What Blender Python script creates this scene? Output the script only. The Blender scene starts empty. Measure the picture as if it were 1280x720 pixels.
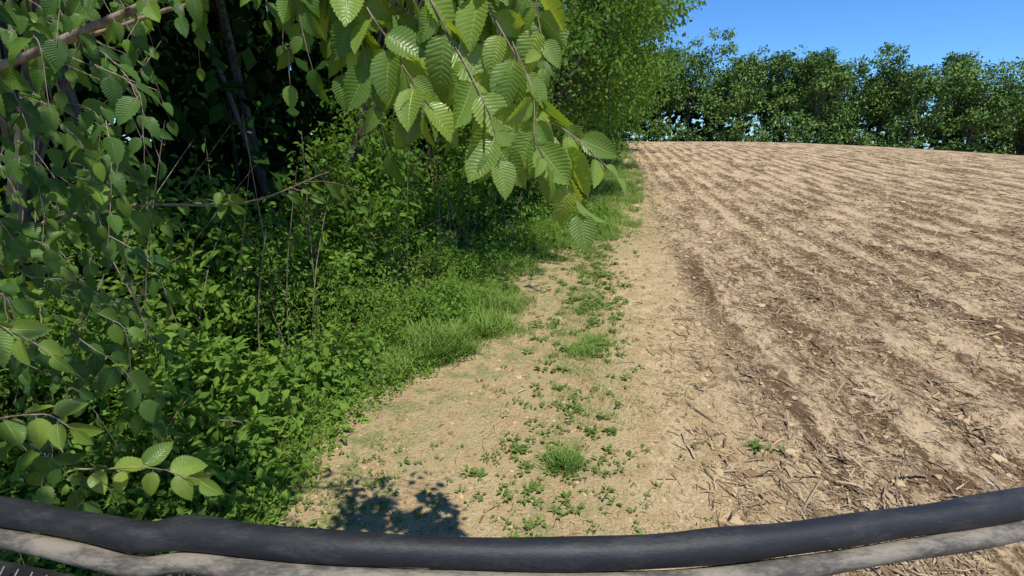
import bpy, math
import numpy as np
from mathutils import Vector
rng = np.random.default_rng(11)
A = math.atan(0.19); CA, SA = math.cos(A), math.sin(A)
scene = bpy.context.scene

# ------------------------------------------------------------ helpers
def to_xy(w, s): return w*CA + s*SA, -w*SA + s*CA
def to_ws(x, y): return x*CA - y*SA, x*SA + y*CA
def sstep(a, b, x):
    t = np.clip((x-a)/(b-a), 0, 1); return t*t*(3-2*t)
def vnoise(x, y, seed=0):
    xi = np.floor(x); yi = np.floor(y); fx = x-xi; fy = y-yi
    fx = fx*fx*(3-2*fx); fy = fy*fy*(3-2*fy)
    def h(a, b):
        v = np.sin(a*127.1+b*311.7+seed*74.7)*43758.5453
        return v-np.floor(v)
    return (h(xi, yi)*(1-fx)+h(xi+1, yi)*fx)*(1-fy)+(h(xi, yi+1)*(1-fx)+h(xi+1, yi+1)*fx)*fy
def fbm(x, y, o=4, seed=0):
    r = 0; a = .5
    for i in range(o):
        r = r+a*(vnoise(x, y, seed+i*3)-.5)*2; x = x*2.03+5.1; y = y*2.03+1.7; a *= .5
    return r
SB = np.array([-10, 0, 2.2, 3.6, 4.9, 5.9, 7.7, 9.6, 12.5, 25, 50, 79, 120.])
WB = np.array([-2.1, -2., -1.9, -1.9, -1.35, -1.1, -1.5, -.9, .3, .9, .5, -.4, -1.])
def wb(s): return np.interp(s, SB, WB)
def height(x, y):
    x = np.asarray(x, float); y = np.asarray(y, float)
    R = sstep(8, 60, y)
    prof = 1.6-.0024*np.maximum(x-25, 0)**2
    prof = np.maximum(prof, -6)
    z = R*prof
    z = z-np.minimum(.0010*np.maximum(y-62, 0)**2, 5)
    return z
def micro(x, y):
    w, s = to_ws(x, y)
    dist = np.sqrt(x*x+y*y)
    fade = 1-sstep(35, 70, dist)
    fld = sstep(.7, 1.6, w+.25*fbm(s*.7, w*.7, 3, 5))
    rows = .028*np.sin(w*2*np.pi/.76+2.2*fbm(s*.5, w*.3, 3, 9))*(.2+1.2*vnoise(w*.8, s*.35, 19))
    cl = fbm(x*7, y*7, 4, 21)
    cl2 = fbm(x*2.2, y*2.2, 3, 31)
    f = rows+.048*np.maximum(cl+.1, 0)+.042*cl2
    t = .014*fbm(x*3, y*3, 4, 41)+.020*np.maximum(fbm(x*9, y*9, 3, 51)-.10, 0)-.02*np.exp(-((w-.75)/.3)**2)-.012*np.exp(-((w+1.05)/.3)**2)
    return fade*(fld*f+(1-fld)*t)
def ground(x, y): return height(x, y)+micro(np.asarray(x, float), np.asarray(y, float))

def norm(v): return v/np.maximum(np.linalg.norm(v, axis=-1, keepdims=True), 1e-9)
def rdir(n):
    return norm(rng.normal(size=(n, 3)))

def make_mesh(name, V, F, mats, uv=None, var=None, mi=None, smooth=False, parent=None):
    V = np.asarray(V, np.float32); F = np.asarray(F, np.int32); k = F.shape[1]
    me = bpy.data.meshes.new(name)
    me.vertices.add(len(V)); me.vertices.foreach_set('co', V.ravel())
    me.loops.add(F.size); me.loops.foreach_set('vertex_index', F.ravel())
    me.polygons.add(len(F)); me.polygons.foreach_set('loop_start', np.arange(0, F.size, k, dtype=np.int32))
    me.polygons.foreach_set('loop_total', np.full(len(F), k, np.int32))
    for m in mats: me.materials.append(m)
    if mi is not None: me.polygons.foreach_set('material_index', np.asarray(mi, np.int32))
    me.polygons.foreach_set('use_smooth', np.full(len(F), smooth, bool))
    me.update(calc_edges=True)
    if uv is not None:
        l = me.uv_layers.new(name='UVMap'); l.data.foreach_set('uv', np.asarray(uv, np.float32)[F.ravel()].ravel())
    if var is not None:
        a = me.attributes.new('var', 'FLOAT_COLOR', 'POINT')
        c = np.ones((len(V), 4), np.float32); c[:, :var.shape[1]] = var
        a.data.foreach_set('color', c.ravel())
    ob = bpy.data.objects.new(name, me); scene.collection.objects.link(ob)
    if parent: ob.parent = parent
    return ob

class Acc:
    def __init__(s): s.V=[]; s.F=[]; s.U=[]; s.C=[]; s.M=[]; s.n=0
    def add(s, V, F, U=None, C=None, m=0):
        V = np.asarray(V); F = np.asarray(F)
        s.V.append(V); s.F.append(F+s.n); s.n += len(V)
        s.U.append(np.zeros((len(V), 2)) if U is None else U)
        s.C.append(np.full((len(V), 3), .5) if C is None else C)
        s.M.append(np.full(len(F), m))
    def leaves(s, T, pos, d, up, size, c=None, m=0):
        tv, tf, tu = T; N = len(pos); n = len(tv)
        d = norm(d); nn = norm(up-(up*d).sum(-1, keepdims=True)*d); x = np.cross(d, nn)
        sz = np.broadcast_to(size, (N,))[:, None, None]
        V = pos[:, None]+sz*(x[:, None]*tv[None, :, 0:1]+d[:, None]*tv[None, :, 1:2]+nn[:, None]*tv[None, :, 2:3])
        F = tf[None]+(np.arange(N)*n)[:, None, None]
        if c is None: c = rng.random((N, 3))
        s.add(V.reshape(-1, 3), F.reshape(-1, tf.shape[1]), np.tile(tu, (N, 1)), np.repeat(c, n, 0), m)
    def tube(s, pts, rad, sides=7, m=0, col=None):
        P = np.asarray(pts, float); n = len(P); rad = np.broadcast_to(rad, (n,))
        T = norm(np.gradient(P, axis=0)); ref = np.array([.3, .2, 1.]) if abs(T[0, 2]) < .8 else np.array([1., .2, .1])
        X = norm(np.cross(T, ref)); Y = np.cross(T, X)
        a = np.linspace(0, 2*np.pi, sides, endpoint=False)
        V = P[:, None]+rad[:, None, None]*(X[:, None]*np.cos(a)[None, :, None]+Y[:, None]*np.sin(a)[None, :, None])
        i = np.arange(n-1)[:, None]*sides; j = np.arange(sides)[None]; j2 = (j+1) % sides
        F = np.stack([i+j, i+j2, i+sides+j2, i+sides+j], -1).reshape(-1, 4)
        C = np.tile(rng.random((1, 3)) if col is None else col, (n*sides, 1))
        s.add(V.reshape(-1, 3), F, None, C, m)
    def build(s, name, mats, smooth=False, parent=None):
        return make_mesh(name, np.concatenate(s.V), np.concatenate(s.F), mats, np.concatenate(s.U), np.concatenate(s.C), np.concatenate(s.M), smooth, parent)

def curve(pts, n):
    P = np.asarray(pts, float); P = np.vstack([2*P[0]-P[1], P, 2*P[-1]-P[-2]]); k = len(P)-3
    t = np.linspace(0, k-1e-6, n); i = t.astype(int); f = (t-i)[:, None]
    a, b, c, d = P[i], P[i+1], P[i+2], P[i+3]
    return .5*((2*b)+(c-a)*f+(2*a-5*b+4*c-d)*f**2+(3*b-a-3*c+d)*f**3)

# templates
T2 = (np.array([[0,0,0],[.26,.28,.07],[.22,.66,.05],[0,1,-.1],[-.22,.66,.05],[-.26,.28,.07]]),
      np.array([[0,1,2,3],[0,3,4,5]]), np.array([[0,0],[1,.28],[.9,.66],[0,1],[-.9,.66],[-1,.28]],float))
T2n = (T2[0]*np.array([.75,1,1]), T2[1], T2[2])
T1 = (np.array([[0,0,0],[.36,.45,.08],[0,1,-.05],[-.36,.5,.02]]), np.array([[0,1,2,3]]), np.array([[0,0],[1,.5],[0,1],[-1,.5]],float))
TB = []
for i, t in enumerate([0, .35, .7, 1.]):
    wd = [.026, .024, .016, .002][i]; TB += [[-wd, t*(1-.12*t), .35*t*t], [wd, t*(1-.12*t), .35*t*t]]
TB = (np.array(TB), np.array([[0,1,3,2],[2,3,5,4],[4,5,7,6]]), np.array([[0,0],[1,0],[0,.35],[1,.35],[0,.7],[1,.7],[0,1],[1,1]],float))
TS = (np.array([[-.05,0,0],[.05,0,0],[-.045,.5,.05],[.05,.5,.07],[-.04,1,0],[.03,1,.01]]), np.array([[0,1,3,2],[2,3,5,4]]), np.zeros((6,2)))
def hi_leaf(w=.34, curl=.25, NS=29, tw=0.):
    cols = [-1, -.55, 0, .55, 1]; V=[]; U=[]; F=[]
    for i in range(NS):
        t = i/(NS-1)
        wd = w*(math.sin(math.pi*min(1, t**.74)))**.72*(1-.2*t) if 0 < t < 1 else .004
        if t > .84: wd *= 1-.5*(t-.84)/.16
        for c in cols:
            cc = c*((1.06 if i % 2 else .93) if abs(c) == 1 else 1)
            rip = .014*math.sin((t-.11*abs(c))*2*math.pi*9)*abs(c)
            V.append([cc*wd+.06*t*t*tw, t+(.012 if (abs(c) == 1 and i % 2) else 0), .22*abs(c)*wd*1.6-curl*t*t+rip+tw*c*wd*.4*t]); U.append([c, t])
    for i in range(NS-1):
        for j in range(4):
            a = i*5+j; F.append([a, a+1, a+6, a+5])
    return np.array(V), np.array(F), np.array(U, float)
TH = [hi_leaf(.35, .18, tw=.5), hi_leaf(.32, .38, tw=-.6), hi_leaf(.37, .05, tw=.2), hi_leaf(.33, .28, tw=1.)]
THL = [hi_leaf(.33, .18, 15, .5), hi_leaf(.30, .38, 15, -.6), hi_leaf(.34, .08, 15, .9)]

# ------------------------------------------------------------ materials
def newmat(name):
    m = bpy.data.materials.new(name); m.use_nodes = True; nt = m.node_tree; nt.nodes.clear()
    return m, nt, nt.nodes, nt.links
def mathn(N, L, op, a, b=None, c=None):
    n = N.new('ShaderNodeMath'); n.operation = op
    for i, v in enumerate([a, b, c]):
        if v is None: continue
        if isinstance(v, (int, float)): n.inputs[i].default_value = v
        else: L.new(v, n.inputs[i])
    return n.outputs[0]
def mixc(N, L, f, a, b):
    n = N.new('ShaderNodeMix'); n.data_type = 'RGBA'
    for s, v in ((0, f), (6, a), (7, b)):
        if isinstance(v, (int, float)): n.inputs[s].default_value = v
        elif isinstance(v, tuple): n.inputs[s].default_value = (*v, 1)
        else: L.new(v, n.inputs[s])
    return n.outputs[2]
def noise(N, L, co, scale, detail=4, rough=.55):
    n = N.new('ShaderNodeTexNoise'); n.inputs['Scale'].default_value = scale; n.inputs['Detail'].default_value = detail
    n.inputs['Roughness'].default_value = rough; L.new(co, n.inputs['Vector']); return n.outputs['Fac']
def ramp(N, L, f, lo, hi):
    n = N.new('ShaderNodeMapRange'); n.interpolation_type = 'SMOOTHSTEP'
    n.inputs[1].default_value = lo; n.inputs[2].default_value = hi; L.new(f, n.inputs[0]); return n.outputs[0]

def leafmat(name, dark, light, trans=.35, rough=.5, veins=False, spec=.35, tint=(1.5, 1.35, .55), simple=False):
    m, nt, N, L = newmat(name)
    at = N.new('ShaderNodeAttribute'); at.attribute_name = 'var'
    sp = N.new('ShaderNodeSeparateColor'); L.new(at.outputs['Color'], sp.inputs[0])
    f = mathn(N, L, 'ADD', mathn(N, L, 'MULTIPLY', sp.outputs[0], .45), mathn(N, L, 'MULTIPLY', sp.outputs[1], .55))
    col = mixc(N, L, f, dark, light)
    o = N.new('ShaderNodeOutputMaterial')
    if simple:
        p = N.new('ShaderNodeBsdfDiffuse'); L.new(col, p.inputs[0])
        if trans == 0: L.new(p.outputs[0], o.inputs[0]); return m
    else:
        p = N.new('ShaderNodeBsdfPrincipled'); p.inputs['Roughness'].default_value = rough; p.inputs['Specular IOR Level'].default_value = spec
    if veins:
        uv = N.new('ShaderNodeUVMap'); s = N.new('ShaderNodeSeparateXYZ'); L.new(uv.outputs[0], s.inputs[0])
        au = mathn(N, L, 'ABSOLUTE', s.outputs[0])
        ph = mathn(N, L, 'MULTIPLY', mathn(N, L, 'SUBTRACT', s.outputs[1], mathn(N, L, 'MULTIPLY', au, .17)), 13.)
        fr = mathn(N, L, 'ABSOLUTE', mathn(N, L, 'SUBTRACT', mathn(N, L, 'FRACT', ph), .5))
        side = ramp(N, L, fr, .38, .49)
        mid = ramp(N, L, au, .07, .02)
        v = mathn(N, L, 'MAXIMUM', mathn(N, L, 'MULTIPLY', side, .55), mid)
        col = mixc(N, L, mathn(N, L, 'MULTIPLY', v, .35), col, (min(light[0]*1.6, 1), light[1]*1.25, light[2]*1.8))
        b = N.new('ShaderNodeBump'); b.inputs['Strength'].default_value = .5; b.inputs['Distance'].default_value = .002; b.invert = True
        L.new(mathn(N, L, 'ADD', v, mathn(N, L, 'MULTIPLY', fr, 1.2)), b.inputs['Height']); L.new(b.outputs[0], p.inputs['Normal'])
    if not simple: L.new(col, p.inputs['Base Color'])
    tr = N.new('ShaderNodeBsdfTranslucent')
    mt = N.new('ShaderNodeMix'); mt.data_type = 'RGBA'; mt.blend_type = 'MULTIPLY'; mt.inputs[0].default_value = 1
    L.new(col, mt.inputs[6]); mt.inputs[7].default_value = (*tint, 1); L.new(mt.outputs[2], tr.inputs[0])
    mx = N.new('ShaderNodeMixShader'); mx.inputs[0].default_value = trans
    L.new(p.outputs[0], mx.inputs[1]); L.new(tr.outputs[0], mx.inputs[2])
    L.new(mx.outputs[0], o.inputs[0]); return m

def barkmat(name, c1, c2, sc=12):
    m, nt, N, L = newmat(name); tc = N.new('ShaderNodeTexCoord')
    mp = N.new('ShaderNodeMapping'); mp.inputs['Scale'].default_value = (1, 1, .25); L.new(tc.outputs['Object'], mp.inputs[0])
    n = noise(N, L, mp.outputs[0], sc, 4, .65)
    p = N.new('ShaderNodeBsdfPrincipled'); p.inputs['Roughness'].default_value = .85
    L.new(mixc(N, L, ramp(N, L, n, .35, .65), c1, c2), p.inputs['Base Color'])
    b = N.new('ShaderNodeBump'); b.inputs['Strength'].default_value = .6; b.inputs['Distance'].default_value = .01
    L.new(n, b.inputs['Height']); L.new(b.outputs[0], p.inputs['Normal'])
    o = N.new('ShaderNodeOutputMaterial'); L.new(p.outputs[0], o.inputs[0]); return m

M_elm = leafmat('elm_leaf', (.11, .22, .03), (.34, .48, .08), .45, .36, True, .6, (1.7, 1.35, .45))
M_elmshade = leafmat('elm_leaf_half_shade', (.05, .135, .018), (.20, .34, .045), .45, .40, True, .45, (1.7, 1.35, .5))  # darker copy of the elm green, with shade put into the colour
M_curtain = leafmat('elm_leaf_shade_tone', (.025, .085, .014), (.12, .24, .038), .42, .42, True, .4)  # darkest elm green; the shade on the curtain leaves is painted in
M_under = leafmat('undergrowth_leaf', (.055, .13, .020), (.26, .40, .07), .40, .5, simple=True)
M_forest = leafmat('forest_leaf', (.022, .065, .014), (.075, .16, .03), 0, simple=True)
M_deep = leafmat('deep_shade_leaf', (.010, .028, .008), (.035, .08, .016), 0, simple=True)  # near-black green: the wood interior's shade is painted into the leaves
M_mid = leafmat('edge_tree_leaf', (.055, .13, .022), (.20, .32, .065), .36, simple=True)
M_far = leafmat('distant_leaf', (.035, .085, .022), (.23, .34, .085), 0, simple=True)
M_grass = leafmat('grass_blade', (.11, .20, .035), (.29, .41, .11), .35, simple=True)
M_weed = leafmat('weed_leaf', (.10, .17, .035), (.23, .32, .085), .3, simple=True)
M_bark = barkmat('bark', (.05, .04, .03), (.14, .12, .095))
M_limb = barkmat('limb_bark', (.13, .09, .06), (.32, .25, .175), 30)
def strawmat():
    m, nt, N, L = newmat('straw'); at = N.new('ShaderNodeAttribute'); at.attribute_name = 'var'
    sp = N.new('ShaderNodeSeparateColor'); L.new(at.outputs['Color'], sp.inputs[0])
    c = mixc(N, L, sp.outputs[0], (.13, .08, .045), (.50, .375, .235))
    c = mixc(N, L, mathn(N, L, 'MULTIPLY', ramp(N, L, sp.outputs[1], .8, 1), .6), c, (.42, .37, .30))
    p = N.new('ShaderNodeBsdfDiffuse'); L.new(c, p.inputs[0])
    o = N.new('ShaderNodeOutputMaterial'); L.new(p.outputs[0], o.inputs[0]); return m
M_straw = strawmat()

def groundmat():
    m, nt, N, L = newmat('ground_soil'); tc = N.new('ShaderNodeTexCoord')
    mp = N.new('ShaderNodeMapping'); mp.inputs['Rotation'].default_value = (0, 0, A); L.new(tc.outputs['Object'], mp.inputs[0])
    co = mp.outputs[0]
    def stretch(sx, sy):
        q = N.new('ShaderNodeMapping'); q.inputs['Scale'].default_value = (sx, sy, 1); L.new(co, q.inputs[0]); return q.outputs[0]
    at = N.new('ShaderNodeAttribute'); at.attribute_name = 'var'
    sp = N.new('ShaderNodeSeparateColor'); L.new(at.outputs['Color'], sp.inputs[0])
    med = noise(N, L, co, 4, 5, .65); fine = noise(N, L, co, 34, 4, .7)
    s1 = noise(N, L, stretch(1.7, .4), 1., 5, .7)
    s2 = noise(N, L, stretch(12, 5), 1., 4, .75)
    sx = N.new('ShaderNodeSeparateXYZ'); L.new(co, sx.inputs[0])
    stripe = mathn(N, L, 'SINE', mathn(N, L, 'ADD', mathn(N, L, 'MULTIPLY', sx.outputs[0], 2*math.pi/.76), mathn(N, L, 'MULTIPLY', s1, 12.)))
    soil = mixc(N, L, ramp(N, L, med, .3, .7), (.44, .315, .155), (.68, .52, .295))
    soil = mixc(N, L, mathn(N, L, 'MULTIPLY', ramp(N, L, s2, .50, .68), .35), soil, (.34, .225, .115))
    soil = mixc(N, L, mathn(N, L, 'MULTIPLY', ramp(N, L, fine, .5, .75), .6), soil, (.30, .20, .10))
    f = mathn(N, L, 'ADD', mathn(N, L, 'MULTIPLY', s1, .75), mathn(N, L, 'ADD', mathn(N, L, 'MULTIPLY', s2, .9), mathn(N, L, 'MULTIPLY', fine, .5)))
    f = mathn(N, L, 'ADD', f, mathn(N, L, 'MULTIPLY', stripe, .055))
    fld = mixc(N, L, ramp(N, L, f, .94, 1.21), (.155, .098, .053), (.60, .445, .265))
    col = mixc(N, L, sp.outputs[0], soil, fld)
    shade_litter = mixc(N, L, ramp(N, L, fine, .35, .65), (.035, .032, .015), (.07, .08, .03))  # leaf litter, darkened to stand in for shade on the forest floor
    col = mixc(N, L, sp.outputs[1], col, shade_litter)
    moss = mixc(N, L, ramp(N, L, fine, .35, .7), (.15, .18, .05), (.36, .33, .14))
    col = mixc(N, L, mathn(N, L, 'MULTIPLY', sp.outputs[2], ramp(N, L, med, .44, .58)), col, moss)
    p = N.new('ShaderNodeBsdfDiffuse'); L.new(col, p.inputs[0])
    b = N.new('ShaderNodeBump'); b.inputs['Strength'].default_value = 1.; b.inputs['Distance'].default_value = .035
    L.new(mathn(N, L, 'ADD', fine, s2), b.inputs['Height']); L.new(b.outputs[0], p.inputs['Normal'])
    o = N.new('ShaderNodeOutputMaterial'); L.new(p.outputs[0], o.inputs[0]); return m
M_ground = groundmat()
def clodmat():
    m, nt, N, L = newmat('clod_soil'); at = N.new('ShaderNodeAttribute'); at.attribute_name = 'var'
    sp = N.new('ShaderNodeSeparateColor'); L.new(at.outputs['Color'], sp.inputs[0])
    p = N.new('ShaderNodeBsdfDiffuse'); L.new(mixc(N, L, sp.outputs[0], (.21, .135, .07), (.56, .42, .24)), p.inputs[0])
    o = N.new('ShaderNodeOutputMaterial'); L.new(p.outputs[0], o.inputs[0]); return m
M_clod = clodmat()

# ------------------------------------------------------------ ground
def axis(c0, c1, st, g, lo, hi):
    mid = list(np.arange(c0, c1, st)); r = [mid[-1]]; s = st
    while r[-1] < hi: s = st+g*(r[-1]-c1); r.append(r[-1]+max(s, st))
    l = [mid[0]]
    while l[-1] > lo: s = st+g*(c0-l[-1]); l.append(l[-1]-max(s, st))
    return np.array(l[:0:-1]+mid+r[1:])
xs = axis(-2.5, 5, .035, .016, -300, 400); ys = axis(2, 6, .035, .014, -20, 500)
X, Y = np.meshgrid(xs, ys); Z = ground(X, Y)
nx, ny = len(xs), len(ys)
i = np.arange(ny-1)[:, None]*nx; j = np.arange(nx-1)[None]
F = np.stack([i+j, i+j+1, i+nx+j+1, i+nx+j], -1).reshape(-1, 4)
W, S = to_ws(X, Y)
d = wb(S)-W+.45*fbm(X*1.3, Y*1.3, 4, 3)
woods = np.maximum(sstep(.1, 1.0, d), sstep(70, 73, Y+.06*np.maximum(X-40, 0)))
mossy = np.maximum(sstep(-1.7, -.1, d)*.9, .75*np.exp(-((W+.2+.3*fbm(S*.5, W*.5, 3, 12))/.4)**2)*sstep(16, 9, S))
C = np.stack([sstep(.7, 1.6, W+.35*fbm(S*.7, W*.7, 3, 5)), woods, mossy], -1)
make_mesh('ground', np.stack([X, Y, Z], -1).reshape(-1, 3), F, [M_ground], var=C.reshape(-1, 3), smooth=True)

# ------------------------------------------------------------ field residue and clods
acc = Acc()
def field_points(n, rmin, rmax, wmin=.9):
    r = rmin*(rmax/rmin)**rng.random(n); a = rng.uniform(-.5, .86, n)
    x = r*np.sin(a); y = r*np.cos(a); w, s = to_ws(x, y)
    dens = .15+.65*(vnoise(w*2.4, s*.35, 77)*.6+.4*vnoise(w*5, s*2, 78) > .5)+.2*(np.sin(w*2*np.pi/.76) < 0)
    k = (w > wmin+rng.normal(0, .3, n)) & (rng.random(n) < dens)
    return x[k], y[k], r[k]
for n, r0, r1, sz in ((70000, 2.2, 9, .045), (70000, 8, 50, .07)):
    x, y, r = field_points(n, r0, r1)
    N = len(x); th = rng.normal(-A, .9, N)+np.pi/2*(rng.random(N) < .3)
    dd = np.stack([np.sin(th), np.cos(th), rng.normal(0, .25, N)], -1)
    L_ = np.minimum(sz*np.exp(rng.normal(0, .55, N)), .2)
    pos = np.stack([x, y, ground(x, y)+.004+np.abs(rng.normal(0, .006, N))], -1)
    acc.leaves(TS, pos, dd, np.array([0, 0, 1.])+rng.normal(0, .5, (N, 3)), L_*(1+.015*r))
n = 6000; r = 2.2*(14/2.2)**rng.random(n); w = rng.uniform(-1.9, 1., n); x, y = to_xy(w, r); th = rng.uniform(0, 6.28, n)
acc.leaves(TS, np.stack([x, y, ground(x, y)+.004], -1), np.stack([np.sin(th), np.cos(th), rng.normal(0, .15, n)], -1), np.array([0, 0, 1.])+rng.normal(0, .4, (n, 3)), .026*np.exp(rng.normal(0, .5, n)))
x, y, r = field_points(850, 2.3, 24)
for a, b in zip(x, y):
    L_ = rng.uniform(.10, .42); th = rng.normal(-A, .9); z0 = float(ground(a, b))+.012
    e = np.array([a+L_*math.sin(th), b+L_*math.cos(th), 0]); e[2] = float(ground(e[0], e[1]))+rng.uniform(.01, .05)
    m_ = (np.array([a, b, z0])+e)/2+rng.normal(0, .01, 3)
    acc.tube([[a, b, z0], m_, e], [.005, .006, .004], 5, col=np.array([[rng.uniform(.2, .9), rng.random(), 0]]))
acc.build('crop_residue', [M_straw])

phi = (1+5**.5)/2
IV = norm(np.array([[-1,phi,0],[1,phi,0],[-1,-phi,0],[1,-phi,0],[0,-1,phi],[0,1,phi],[0,-1,-phi],[0,1,-phi],[phi,0,-1],[phi,0,1],[-phi,0,-1],[-phi,0,1]], float))
IF = np.array([[0,11,5],[0,5,1],[0,1,7],[0,7,10],[0,10,11],[1,5,9],[5,11,4],[11,10,2],[10,7,6],[7,1,8],[3,9,4],[3,4,2],[3,2,6],[3,6,8],[3,8,9],[4,9,5],[2,4,11],[6,2,10],[8,6,7],[9,8,1]])
acc = Acc()
x, y, r = field_points(42000, 2.2, 26, .8)
xt, yt = to_xy(rng.uniform(-1.9, 1.1, 8000), 2.2*(12/2.2)**rng.random(8000)); nf = len(x); x = np.r_[x, xt]; y = np.r_[y, yt]; r = np.hypot(x, y)
N = len(x); sz = .006*np.exp(rng.normal(0, .6, N))*(1+.09*r); sz[nf:] *= .55
V = IV[None]*(1+rng.normal(0, .22, (N, 12, 1)))*sz[:, None, None]*np.array([1.2, 1.2, .65])
V = V+np.stack([x, y, ground(x, y)+sz*.1], -1)[:, None]
acc.add(V.reshape(-1, 3), (IF[None]+(np.arange(N)*12)[:, None, None]).reshape(-1, 3), None, np.repeat(rng.random((N, 3)), 12, 0))
acc.build('soil_clods', [M_clod], smooth=False)

# ------------------------------------------------------------ grass and weeds
acc = Acc()
def blades(x, y, hgt, lean=.45):
    n = len(x); th = rng.uniform(0, 6.28, n); dd = np.stack([np.cos(th)*lean*rng.random(n), np.sin(th)*lean*rng.random(n), np.ones(n)], -1)
    up = np.stack([-np.cos(th), -np.sin(th), np.zeros(n)+.2], -1)
    cl = vnoise(x*3, y*3, 8)
    acc.leaves(TB, np.stack([x, y, ground(x, y)-.01], -1), dd, -up, hgt*(.6+.7*rng.random(n)), np.stack([rng.random(n), cl, cl], -1))
n = 110000; s = 1.5*(60/1.5)**rng.random(n); dd_ = rng.gamma(1.5, .6, n)-.35; w = wb(s)-dd_*(1+.06*np.clip(s-8, 0, 12)); x, y = to_xy(w, s)
k = (vnoise(x*2.5, y*2.5, 14)+.3*rng.random(n) > .50+.25*(dd_ < .15))
big = .07+.13*np.exp(-((s-5.3)/1.3)**2)*(dd_ > .1)+.006*s
blades(x[k], y[k], (big*(.6+.8*vnoise(x*3, y*3, 44)))[k])
for _ in range(60):
    s0 = rng.uniform(4.2, 6.9); w0 = wb(s0)-rng.uniform(.0, 1.3); x0, y0 = to_xy(w0, s0); m_ = 110
    blades(x0+rng.normal(0, .07, m_), y0+rng.normal(0, .07, m_), rng.uniform(.12, .30), .8)
for _ in range(190):
    s0 = rng.uniform(8, 30); w0 = wb(s0)-rng.uniform(-.1, 2.6); x0, y0 = to_xy(w0, s0); m_ = 70
    blades(x0+rng.normal(0, .2, m_), y0+rng.normal(0, .2, m_), rng.uniform(.12, .26), .7)
n = 9000; s = 3.6*(16/3.6)**rng.random(n); w = -.2+rng.normal(0, .33, n); x, y = to_xy(w, s); k = vnoise(x*2.2, y*1.6, 91)+.25*vnoise(x*9, y*9, 92) > .66
blades(x[k], y[k], .07)
tufts = [(.36, 3.05, .085, 420, .13), (.75, 5.0, .18, 460, .12), (.95, 5.3, .16, 360, .11), (.6, 5.6, .16, 160, .08), (.9, 6.3, .2, 240, .09), (1.0, 7.2, .25, 260, .1), (1.2, 8.3, .25, 260, .1), (.5, 3.3, .06, 60, .05), (1.75, 3.3, .05, 50, .05),
    (-.2, 3.8, .2, 90, .05), (-.5, 4.2, .2, 90, .05), (.45, 4.1, .12, 120, .06), (-.9, 3.4, .25, 160, .06), (1.5, 9.5, .4, 260, .1), (.65, 4.5, .15, 140, .06)]
for (x0, y0, r0, m_, h0) in tufts:
    blades(x0+rng.normal(0, r0*.55, m_), y0+rng.normal(0, r0*.55, m_), h0, .8)
acc.build('grass', [M_grass])

acc = Acc()
def rosette(x0, y0, size, k):
    th = rng.uniform(0, 6.28, k); el = rng.uniform(.05, .7, k)
    dd = np.stack([np.cos(th), np.sin(th), el], -1); z0 = float(ground(x0, y0))
    pos = np.stack([x0+.01*np.cos(th), y0+.01*np.sin(th), np.full(k, z0+.005)+rng.random(k)*size*.4], -1)
    c = np.tile(rng.random((1, 3)), (k, 1))*.6+.4*rng.random((k, 3))
    acc.leaves(T2n, pos, dd, np.array([0, 0, 1.])+rng.normal(0, .25, (k, 3)), size*rng.uniform(.6, 1.2, k), c)
for _ in range(620):
    s0 = 2.1*(13/2.1)**rng.random(); w0 = -.25+rng.normal(0, .34)
    x0, y0 = to_xy(w0, s0)
    if vnoise(x0*1.7, y0*1.7, 3) < .40: continue
    rosette(x0, y0, rng.uniform(.02, .055), rng.integers(4, 9))
for _ in range(640):
    s0 = rng.uniform(4.5, 12.5); w0 = -.2+rng.normal(0, .3); x0, y0 = to_xy(w0, s0)
    if vnoise(x0*2.7, y0*2.7, 71) < .35: continue
    rosette(x0, y0, rng.uniform(.03, .08), 9)
for _ in range(2100):
    s0 = 1.8*(25/1.8)**rng.random(); w0 = wb(s0)+rng.exponential(.4)-.25; x0, y0 = to_xy(w0, s0)
    if vnoise(x0*2.3, y0*2.3, 33) < .4: continue
    rosette(x0, y0, rng.uniform(.012, .042), rng.integers(4, 8))
for _ in range(90):
    s0 = 2.3*(20/2.3)**rng.random(); w0 = rng.uniform(-1.6, 3.5); x0, y0 = to_xy(w0, s0); rosette(x0, y0, rng.uniform(.015, .035), 5)
for (x0, y0) in [(.05, 3.25), (-.25, 3.0), (.55, 3.1), (.6, 3.5), (.5, 3.9), (.45, 4.2), (1.15, 5.6), (1.9, 3.2), (1.8, 3.25)]:
    for q in range(3): rosette(x0+rng.normal(0, .03), y0+rng.normal(0, .03), .055, 7)
acc.build('weeds', [M_weed])

# ------------------------------------------------------------ clumped foliage
def clumps(acc, cen, rad, nper, size, T=T2, droop=.35, m=0, flat=.75, cval=None):
    K = len(cen); rad = np.broadcast_to(rad, (K,)); size = np.broadcast_to(size, (K,))
    o = rdir(K*nper); rr = rng.random(K*nper)**.45
    R = np.repeat(rad, nper)
    off = o*(rr*R)[:, None]*np.array([1, 1, flat])
    pos = np.repeat(cen, nper, 0)+off
    n = K*nper
    d = norm(o*.6+rdir(n)*.8+np.array([0, 0, -droop])); up = norm(o*.7+np.array([0, 0, .9])+rdir(n)*.6)
    cv = rng.random(K) if cval is None else cval
    c = np.stack([rng.random(n), np.repeat(cv, nper), rng.random(n)], -1)
    acc.leaves(T, pos, d, up, np.repeat(size, nper)*rng.uniform(.65, 1.25, n), c, m)

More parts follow.
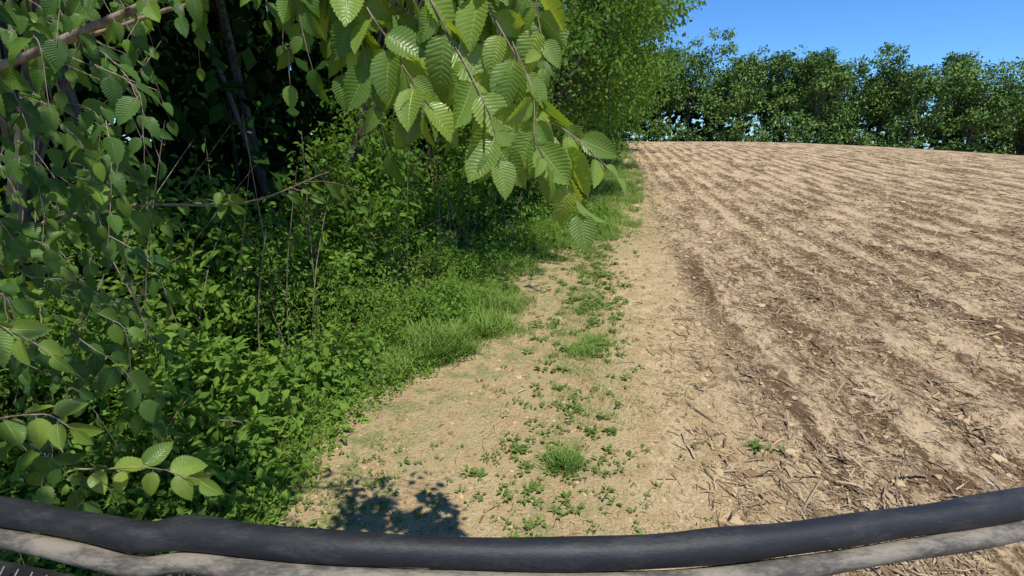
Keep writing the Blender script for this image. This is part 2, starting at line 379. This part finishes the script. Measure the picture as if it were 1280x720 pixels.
# undergrowth near
acc = Acc()
K = 2100; s = 1.2*(15/1.2)**rng.random(K); dd_ = rng.random(K)**.8*2.6
w = wb(s)-.05-dd_; x, y = to_xy(w, s)
lump = .25+1.5*vnoise(x*1.8, y*1.8, 61)
H = np.minimum(.06+.70*np.maximum(dd_-.15, 0), 1.35)*lump*np.where((s > 4.2) & (s < 8), .75, 1.)
H = H*sstep(0, .8, dd_+.2)
H = np.where(s > 8, np.minimum(H, .25), H)
z = height(x, y)+H*rng.random(K)**.45
spc = vnoise(x*1.4+7, y*1.4, 88)
for lo, hi, lsz, TT, cv in ((-1, .38, .045, T2n, (.45, .5)), (.38, .62, .06, T2, (.15, .75)), (.62, 2, .095, T2, (.35, .65))):
    k = (spc > lo) & (spc <= hi); q = int(k.sum())
    clumps(acc, np.stack([x, y, z], -1)[k], .14, 26 if lsz < .05 else (22 if lsz < .08 else 13), (lsz*(1+.02*s))[k], T=TT, cval=cv[0]+cv[1]*rng.random(q))
K = 700; s = 1.2*(9/1.2)**rng.random(K); dd_ = rng.random(K)*1.1; w = wb(s)+.05-dd_; x, y = to_xy(w, s)
clumps(acc, np.stack([x, y, height(x, y)+.04+rng.random(K)*.28*dd_], -1), .10, 18, .045, T=T2n, cval=.5+.5*rng.random(K))
K = 1100; s = rng.uniform(2.5, 15, K); dd_ = 1.7+rng.random(K)*1.7+(s > 8)*.5; w = wb(s)-dd_+.7*(vnoise(s*.8, s*0, 4)-.5); x, y = to_xy(w, s)
top = np.where(s < 5, 1.2, 1.2+.30*(s-5)).clip(0, 4.5)*(.15+1.5*vnoise(x*1.1, y*1.1, 15))
z = .2+top*rng.random(K)**.7; w2 = w+.16*z*(s > 5.5); x, y = to_xy(w2, s)
clumps(acc, np.stack([x, y, z], -1), .24, 24, .085*(1+.02*s), cval=rng.random(K)*.55)
for _ in range(120):
    s0 = 2.0*(13/2.0)**rng.random(); w0 = wb(s0)-rng.uniform(1.1, 3.4); x0, y0 = to_xy(w0, s0); h0 = rng.uniform(.8, 2.4)
    lean = rng.normal(0, .7, 2)
    acc.tube(curve([[x0, y0, -.02], [x0+lean[0]*.3, y0+lean[1]*.3, h0*.5], [x0+lean[0], y0+lean[1], h0]], 6), np.linspace(.007, .002, 6), 4, m=1)
K = 1300; s = 11*(90/11)**rng.random(K); dd_ = 1.1+rng.random(K)*3.6; w = wb(s)-.9-dd_; x, y = to_xy(w, s)
z = height(x, y)+np.minimum(.2+1.3*(dd_-1.), 4.5)*rng.random(K)**.6*(.6+.8*vnoise(x*.6, y*.6, 5))
clumps(acc, np.stack([x, y, z], -1), .45, 26, .15)
acc.build('undergrowth_bushes', [M_under, M_limb])

# forest mass
acc = Acc()
def box_clumps(K, wr, sr, zr, rad, nper, size, m=0, T=T2):
    w = rng.uniform(*wr, K); s = rng.uniform(*sr, K); x, y = to_xy(w, s); z = height(x, y)+rng.uniform(*zr, K)
    clumps(acc, np.stack([x, y, z], -1), rad, nper, size, m=m, T=T)
box_clumps(360, (-8, -4.6), (0, 14), (.3, 5), .5, 24, .10)
box_clumps(800, (-13, -4.), (14, 90), (0, 14), 1.3, 32, .32)
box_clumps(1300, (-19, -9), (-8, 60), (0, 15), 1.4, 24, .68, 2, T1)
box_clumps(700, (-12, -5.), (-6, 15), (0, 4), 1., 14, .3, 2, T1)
box_clumps(1100, (-12, -4.6), (-10, 16), (4.5, 9), 1.2, 22, .55, 2, T1)  # unseen canopy roof of oversized leaves, added to darken the interior
for _ in range(26):
    w0 = rng.uniform(-12, -4.6); s0 = rng.uniform(3, 40); x0, y0 = to_xy(w0, s0); r0 = rng.uniform(.03, .10); l = rng.normal(0, .6, 2)
    acc.tube(curve([[x0, y0, -.1], [x0+l[0]*.4, y0+l[1]*.4, 4], [x0+l[0], y0+l[1], 11]], 8), np.linspace(r0, r0*.5, 8), 7, m=1)
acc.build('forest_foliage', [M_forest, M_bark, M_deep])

def tree(acc, base, H, tr, cc, cr, nc, nper, crad, lsize, T=T2, jit=.12, br=26):
    base = np.array(base, float); cc = np.array(cc, float); cr = np.array(cr, float)
    o = rdir(nc); rr = rng.random(nc)**.4; cen = cc+o*cr*rr[:, None]*(1+jit*rng.normal(size=(nc, 1)))
    tip = np.array([cc[0], cc[1], cc[2]+cr[2]*.6])
    trunk = curve([base, base*.6+np.r_[cc[:2], base[2]]*.4+[0, 0, (cc[2]-base[2])*.4], [cc[0], cc[1], cc[2]], tip], 12)
    acc.tube(trunk, np.linspace(tr, tr*.15, 12), 8, m=1)
    for c in cen[:: max(1, nc//br)]:
        k = rng.integers(3, 9); st = trunk[k]; md = (st+c)/2+[0, 0, .12*np.linalg.norm(c-st)]
        acc.tube(curve([st, md, c], 6), np.linspace(tr*.28, tr*.05, 6), 5, m=1)
    clumps(acc, cen, crad*rng.uniform(.65, 1.35, nc), nper, lsize, T=T)
specs = [(-3.5, 19, 10, -.7, 6.0, (2.7, 3.8, 4.6), 230, .17), (-3.5, 29, 12, -.4, 7.2, (3.6, 4.4, 6.0), 210, .22), (-4, 41, 14, 0, 8, (4.2, 5, 7), 180, .28),
         (-4.5, 55, 16, -.6, 9, (4.6, 5.5, 8), 160, .34), (-5, 69, 17, -1., 9, (5, 6, 9), 150, .4), (-5.2, 12.5, 9, -3.0, 5.6, (2.5, 3., 3.6), 190, .13),
         (-5., 7.2, 8, -1.3, 5.9, (1.7, 2.4, 1.2), 100, .13), (-5.6, 3.4, 7, -3.1, 5.2, (1.0, 1.5, .7), 60, .12)]  # these two unseen crowns are placed to shade the shrub edge
for (w0, s0, H0, wc, zc, cr, nc, ls) in specs:
    acc = Acc(); x0, y0 = to_xy(w0, s0); xc, yc = to_xy(wc, s0); h0 = float(height(x0, y0))
    tree(acc, [x0, y0, h0-.1], H0, .12 if s0 < 10 else .2, [xc, yc, h0+zc], cr, nc, 44, .8 if 10 < s0 < 35 else (.45 if s0 < 10 else 1.15), ls)
    acc.build('broadleaf_tree', [M_mid, M_bark])

# ------------------------------------------------------------ distant trees
acc = Acc()
for row, (yy, n_) in enumerate(((77, 21), (82, 18), (88, 15))):
    for q in range(n_):
        x0 = 8+q*(5.0, 5.7, 6.6)[row]+rng.normal(0, 1.2)+row*2.5; y0 = yy+rng.normal(0, 1.8)-.06*max(x0-40, 0); h0 = float(height(x0, y0)); H0 = rng.uniform(12.5, 17.)+.04*max(x0-30, 0)+(row-1)*.8
        x1 = x0+rng.normal(0, 1.); W0 = rng.uniform(2.8, 5.0)
        nl = rng.integers(4, 7)
        tree(acc, [x0, y0, h0-.2], H0, .2, [x1, y0, h0+H0*.58], [W0*.8, 2.4, H0*.30], 34, 34, 1.2, .46, jit=.05, br=20)
        for l_ in range(nl):
            c_ = np.array([x1+rng.uniform(-.9, .9)*W0, y0+rng.uniform(-2.2, .5), h0+H0*rng.uniform(.35, .84)]); R_ = rng.uniform(1.3, 2.3)
            cen = c_+rdir(13)*R_*np.array([1, .8, .75]); clumps(acc, cen, .85, 38, .40, cval=np.clip(rng.random()+.2*rng.normal(size=13), 0, 1))
        if row == 0 and rng.random() < .8:
            cen = np.array([x1, y0-1.5, h0+H0*.25])+rdir(20)*np.array([W0, 1.5, H0*.18]); clumps(acc, cen, 1.0, 36, .4)
K = 520; x = rng.uniform(2, 112, K); y = 75+rng.normal(0, 1.2, K)-.06*np.maximum(x-40, 0); clumps(acc, np.stack([x, y, height(x, y)+rng.random(K)*4.4*vnoise(x*.3, y*0, 9)+.1], -1), .8, 34, .36)
K = 900; x = rng.uniform(-5, 125, K); y = rng.uniform(90, 95, K); clumps(acc, np.stack([x, y, height(x, y)-.5+10.5*rng.random(K)**1.4], -1), 1.7, 18, 1.1, T=T1, m=2)
acc.build('distant_trees', [M_far, M_bark, M_deep])

# ------------------------------------------------------------ foreground elm
elm = bpy.data.objects.new('elm_tree', None); scene.collection.objects.link(elm)
aw = Acc(); al = Acc(); ai = Acc(); ac = Acc()
def twig(pts, r0, llen, spacing=.045, A_=None, start=.15, face=(.05, -.75, .6), droop=.7):
    A_ = A_ or al; TT = TH if A_ is al else THL
    P0 = np.asarray(pts, float); Lg = np.linalg.norm(np.diff(P0, axis=0), axis=1).sum(); n = max(8, int(Lg/.02)); P = curve(pts, n)
    P = P+np.cumsum(rng.normal(0, .0012, (n, 3)), 0)
    aw.tube(P, np.linspace(r0, .0009, n), 5)
    T = norm(np.gradient(P, axis=0)); k = int(Lg*(1-start)/spacing); side = rng.choice([-1, 1])
    for q in range(k+1):
        i_ = min(n-1, int((start+(1-start)*q/max(k, 1))*(n-1))); t = T[i_]; side = -side
        sd = np.cross(t, [0, -.6, .8]); sd = sd/max(np.linalg.norm(sd), .01)*side
        dv = .55*t+.75*sd+np.array([0, -.1, -droop])+rng.normal(0, .28, 3)
        if q == k: dv = t+np.array([0, 0, -.5])
        dv = dv/np.linalg.norm(dv); pe = P[i_]+dv*.010
        aw.tube([P[i_], pe+[0, 0, .001], pe+dv*.006], [.0010, .0009, .0009], 4)
        up = np.array(face)+rng.normal(0, .48, 3)
        sz = llen*rng.uniform(.6, 1.15)*(1 if q < k-1 else .7)
        A_.leaves(TT[rng.integers(len(TT))], pe[None], dv[None], up[None], sz, rng.random((1, 3)))
aw.tube(curve([[-3.5, 1.3, -.1], [-3.4, 1.3, 1.4], [-3.45, 1.2, 3], [-3., .8, 5.5]], 16), np.linspace(.13, .06, 16), 12)
limbA = curve([[-3.43, 1.22, 1.9], [-2.2, 1.6, 2.22], [-1.5, 1.74, 2.43], [-.93, 1.72, 2.64], [-.55, 1.6, 2.82], [-.15, 1.42, 2.78]], 40)
aw.tube(limbA+np.cumsum(rng.normal(0, .004, (40, 3)), 0), np.linspace(.018, .006, 40), 9)
limbB = curve([[-1.75, 1.70, 2.36], [-1.3, 1.85, 2.54], [-.85, 1.9, 2.68], [-.5, 1.85, 2.66], [-.15, 1.75, 2.64]], 30)
aw.tube(limbB+np.cumsum(rng.normal(0, .004, (30, 3)), 0), np.linspace(.009, .003, 30), 7)
limbC = curve([[-3.4, 1.3, 1.5], [-2.3, 1.95, 1.75], [-1.6, 2.0, 1.93], [-1.06, 2.02, 1.95], [-.70, 2., 2.07]], 30)
aw.tube(limbC, np.linspace(.011, .002, 30), 7)
# big hanging sprays
twig([(-.35, 1.5, 2.78), (-.156, 1.42, 2.67), (0, 1.36, 2.42), (.098, 1.31, 2.23), (.17, 1.24, 2.03)], .004, .125, .036)
twig([(-.5, 1.6, 2.78), (-.27, 1.42, 2.63), (-.137, 1.36, 2.41), (-.05, 1.32, 2.25), (-.02, 1.27, 2.14)], .004, .13, .036)
twig([(-.7, 1.64, 2.70), (-.45, 1.44, 2.6), (-.3, 1.38, 2.42), (-.22, 1.33, 2.29), (-.2, 1.3, 2.24)], .003, .115, .036)
twig([(-.15, 1.42, 2.74), (.02, 1.4, 2.6), (.06, 1.38, 2.48), (.07, 1.36, 2.38)], .003, .11, .036)
twig([(0, 1.36, 2.42), (.05, 1.3, 2.3), (.05, 1.27, 2.2), (.08, 1.25, 2.14)], .002, .12, .036)
twig([(.098, 1.31, 2.23), (.15, 1.3, 2.2), (.21, 1.27, 2.15), (.25, 1.25, 2.12)], .002, .09, .03)
twig([(-.3, 1.5, 2.75), (-.1, 1.5, 2.6), (-.02, 1.48, 2.42), (.03, 1.46, 2.28)], .003, .12, .036)
twig([(-.5, 1.6, 2.78), (-.38, 1.5, 2.6), (-.22, 1.5, 2.45), (-.12, 1.45, 2.35)], .003, .12, .036)
twig([(-.7, 1.6, 2.76), (-.55, 1.5, 2.62), (-.42, 1.45, 2.5), (-.36, 1.42, 2.38)], .003, .11, .036)
for _ in range(24):
    x0 = rng.uniform(-.75, -.1); y0 = rng.uniform(1.4, 1.7); z0 = 2.72+rng.normal(0, .05)
    ex = x0+rng.uniform(.05, .3); ez = rng.uniform(2.28, 2.6)-(.12 if ex > -.35 else -.05)
    ex = min(ex, .06)
    twig([(x0, y0, z0), ((x0+ex)/2+.05, y0-.03, (z0+ez)/2+.06), (ex, y0-.05, ez)], .0022, .11, .045, ai)
for _ in range(18):
    i_ = rng.integers(10, 36); p = limbA[i_] if rng.random() < .5 else limbB[min(29, i_)]
    e = p+np.array([rng.uniform(-.1, .25), rng.uniform(-.2, .2), rng.uniform(-.25, .15)])
    twig([p, (p+e)/2+[0, 0, .04], e], .0018, .08, .045, ai)
for i_ in range(6, 30, 3):
    p = limbC[i_]; e = p+np.array([rng.uniform(.05, .22), rng.uniform(-.15, .15), rng.uniform(-.12, .12)])
    twig([p, (p+e)/2+[0, 0, .02], e], .0015, .08, .04, ai)
# left curtain of twigs
for _ in range(140):
    y0 = rng.uniform(1.35, 2.9); z0 = rng.uniform(1.0, 2.95); dep = y0*.959+(2.2-z0)*.284
    x0 = -dep*rng.uniform(.76, 1.12)
    e = np.array([x0+rng.uniform(-.05, .26), y0+rng.uniform(-.15, .15), z0-rng.uniform(.12, .4)])
    p = np.array([x0, y0, z0]); twig([p, (p+e)/2+[rng.uniform(.0, .08), 0, .05], e], .0018, rng.uniform(.06, .105), .047, ai if rng.random() < .4 else ac, start=.05, face=(.35, -.5, .8))
twig([(-1.5, 1.3, 1.75), (-1.33, 1.25, 1.72), (-1.2, 1.22, 1.66)], .003, .11, .04)
twig([(-1.45, 1.25, 1.45), (-1.25, 1.22, 1.48), (-1.16, 1.2, 1.45)], .003, .11, .04)
twig([(-1.35, 1.35, 1.22), (-1.1, 1.33, 1.24), (-.93, 1.3, 1.22)], .003, .105, .045)
for _ in range(12):
    y0 = rng.uniform(1.6, 3.2); z0 = rng.uniform(.8, 2.6); x0 = -y0*rng.uniform(.6, 1.0)
    e = np.array([x0+rng.uniform(-.1, .4), y0+rng.normal(0, .2), z0+rng.uniform(-.3, .4)]); p = np.array([x0, y0, z0])
    aw.tube(curve([p, (p+e)/2+rng.normal(0, .05, 3), e], 8), np.linspace(.003, .001, 8), 5)
aw.build('branches', [M_limb], smooth=True, parent=elm)
al.build('leaf_sprays', [M_elm], smooth=True, parent=elm)
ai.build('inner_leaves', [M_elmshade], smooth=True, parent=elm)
ac.build('shade_toned_leaves', [M_curtain], smooth=True, parent=elm)
au = Acc()
cen = np.array([-2.0, .0, 4.6])+rdir(120)*np.array([1.1, 1.3, .9])*(rng.random((120, 1))**.5)  # out-of-view foliage blob, added to shade the left curtain leaves
clumps(au, cen, .35, 36, .10)
for c in cen[:14]: au.tube(curve([[-3.1, .9, 4.8], [(c[0]-3.1)/2, (c[1]+.9)/2, (c[2]+4.8)/2+.2], c], 6), np.linspace(.03, .006, 6), 5, m=1)
au.build('shade_crown', [M_forest, M_limb], parent=elm)

# ------------------------------------------------------------ vehicle rack
veh = bpy.data.objects.new('utility_vehicle_front', None); scene.collection.objects.link(veh)
def simplemat(name, c1, c2, rough, sc, lo=.4, hi=.6, bump=.2, stretch=(1, 1, 1), metal=0, spec=.5):
    m, nt, N, L = newmat(name); tc = N.new('ShaderNodeTexCoord'); mp = N.new('ShaderNodeMapping'); mp.inputs['Scale'].default_value = stretch
    L.new(tc.outputs['Object'], mp.inputs[0]); n = noise(N, L, mp.outputs[0], sc, 6, .65); n2 = noise(N, L, mp.outputs[0], sc*9, 4, .6)
    p = N.new('ShaderNodeBsdfPrincipled'); p.inputs['Roughness'].default_value = rough; p.inputs['Metallic'].default_value = metal; p.inputs['Specular IOR Level'].default_value = spec
    f = mathn(N, L, 'ADD', mathn(N, L, 'MULTIPLY', n, .75), mathn(N, L, 'MULTIPLY', n2, .25))
    L.new(mixc(N, L, ramp(N, L, f, lo, hi), c1, c2), p.inputs['Base Color'])
    b = N.new('ShaderNodeBump'); b.inputs['Strength'].default_value = bump; b.inputs['Distance'].default_value = .003; L.new(n2, b.inputs['Height']); L.new(b.outputs[0], p.inputs['Normal'])
    o = N.new('ShaderNodeOutputMaterial'); L.new(p.outputs[0], o.inputs[0]); return m
M_foam = simplemat('black_foam', (.018, .019, .021), (.06, .058, .055), .55, 9, .45, .75, .25, (1, 3, 3), spec=.35)
M_dust = simplemat('dusty_rail', (.07, .062, .05), (.24, .205, .155), .75, 7, .40, .6, .35, (1, 3, 3))
M_blk = simplemat('black_plastic', (.01, .01, .011), (.03, .03, .03), .45, 14)
M_wire = simplemat('worn_steel', (.18, .18, .18), (.35, .34, .32), .4, 20, metal=.7)
R1 = np.array([(-1.35,.86,1.54),(-1.048,.804,1.54),(-.886,.775,1.54),(-.731,.743,1.54),(-.634,.725,1.537),(-.556,.730,1.542),(-.436,.713,1.54),(-.254,.696,1.54),(0,.684,1.54),(.212,.689,1.54),(.35,.703,1.54),(.495,.722,1.54),(.651,.749,1.54),(.816,.777,1.54),(.962,.808,1.54),(1.097,.836,1.54),(1.4,.90,1.54)])
n = 160; P = curve(R1, n); t = np.linspace(0, 1, n)
rad = .0262+.0012*np.sin(t*23)+.0010*np.sin(t*61+1)-.003*np.exp(-((P[:, 0]+.9)/.2)**2)+.0016*np.exp(-((P[:, 0]+.58)/.05)**2)
a = Acc(); a.tube(P, rad, 28); a.build('foam_padding', [M_foam], smooth=True, parent=veh)
a = Acc(); P2 = P+[0, -.026, -.036]; P2[:, 2] += .003*np.sin(t*17)
a.tube(P2, .0175+.001*np.sin(t*40), 20); a.build('dusty_rail', [M_dust], smooth=True, parent=veh)
a = Acc(); P3 = P+[0, -.072, -.075]; P3[:, 1] -= .012
a.tube(P3[:70], .016, 14); a.build('lower_rail', [M_blk], smooth=True, parent=veh)
a = Acc()
for q in range(26):
    x0 = -1.3+q*.03; yy = np.interp(x0, P[:, 0], P[:, 1])
    a.tube([[x0, yy-.06, 1.485], [x0+.02, yy-.16, 1.44], [x0+.03, yy-.3, 1.42]], .0016, 5)
for q in range(4):
    a.tube(P[:90]+[0, -.09-.035*q, -.07-.008*q], .0016, 5)
a.build('wire_screen', [M_wire], smooth=True, parent=veh)
a = Acc(); k0 = 72; Q0 = P[:k0]+[0, -.035, -.075]; Q1 = P[:k0]+[0, -.30, -.16]; Q2 = P[:k0]+[0, -.32, -.40]
q = np.arange(k0-1)
a.add(np.vstack([Q0, Q1, Q2]), np.vstack([np.stack([q, q+1, q+1+k0, q+k0], -1), np.stack([q+k0, q+1+k0, q+1+2*k0, q+2*k0], -1)]))
a.build('apron_panel', [M_blk], smooth=False, parent=veh)
a = Acc()
for x0 in (-1.15, 1.2):
    yy = np.interp(x0, P[:, 0], P[:, 1])
    a.tube(curve([[x0, yy-.03, 1.52], [x0, yy-.1, 1.2], [x0*.8, yy-.35, .7]], 8), .02, 12)
a.build('rack_posts', [M_blk], smooth=True, parent=veh)
gx, gy = np.meshgrid(np.linspace(-.75, .75, 25), np.linspace(-.7, .42, 19))
gz = 1.12-.10*(gx/.75)**4-.12*np.clip((gy-.1)/.32, 0, 1)**2+.015*np.cos(gx*9)
i = np.arange(18)[:, None]*25; j = np.arange(24)[None]; F = np.stack([i+j, i+j+1, i+26+j, i+25+j], -1).reshape(-1, 4)
top = np.stack([gx, gy, gz], -1).reshape(-1, 3)
a = Acc(); a.add(top, F)
ring = np.concatenate([np.arange(25), np.arange(1, 19)*25+24, 18*25+np.arange(23, -1, -1), np.arange(17, 0, -1)*25])
lowv = top[ring].copy(); lowv[:, 2] = .62; nr = len(ring); q = np.arange(nr); q2 = (q+1) % nr
a.add(np.vstack([top[ring], lowv]), np.stack([q, q+nr, q2+nr, q2], -1)); a.build('bonnet', [M_blk], smooth=False, parent=veh)

# ------------------------------------------------------------ light, sky, camera
el = math.radians(66); hz = norm(np.array([.35, -.94]))
Sd = Vector((hz[0]*math.cos(el), hz[1]*math.cos(el), math.sin(el)))
sun = bpy.data.lights.new('sun', 'SUN'); sun.energy = 5.0; sun.angle = math.radians(.53); sun.color = (1, .965, .89)
so = bpy.data.objects.new('sun', sun); scene.collection.objects.link(so); so.rotation_euler = (-Sd).to_track_quat('-Z', 'Y').to_euler()
wd = bpy.data.worlds.new('World'); scene.world = wd; wd.use_nodes = True; nt = wd.node_tree
sky = nt.nodes.new('ShaderNodeTexSky'); sky.sky_type = 'NISHITA'; sky.sun_disc = False; sky.sun_elevation = el; sky.sun_rotation = math.atan2(hz[0], hz[1])
sky.air_density = 1.0; sky.dust_density = 0.; sky.ozone_density = 4.
mu = nt.nodes.new('ShaderNodeMix'); mu.data_type = 'RGBA'; mu.blend_type = 'MULTIPLY'; mu.inputs[0].default_value = 1; mu.inputs[7].default_value = (.52, .92, 1.4, 1)
nt.links.new(sky.outputs[0], mu.inputs[6]); nt.links.new(mu.outputs[2], nt.nodes['Background'].inputs[0]); nt.nodes['Background'].inputs[1].default_value = .12
cam = bpy.data.cameras.new('camera'); cam.lens = 18; cam.sensor_width = 36; cam.clip_start = .05; cam.clip_end = 1500
co = bpy.data.objects.new('camera', cam); scene.collection.objects.link(co); co.location = (0, 0, 2.2); co.rotation_euler = (math.radians(90-16.5), 0, 0)
scene.camera = co
scene.view_settings.view_transform = 'Standard'; scene.view_settings.look = 'None'; scene.view_settings.exposure = 0
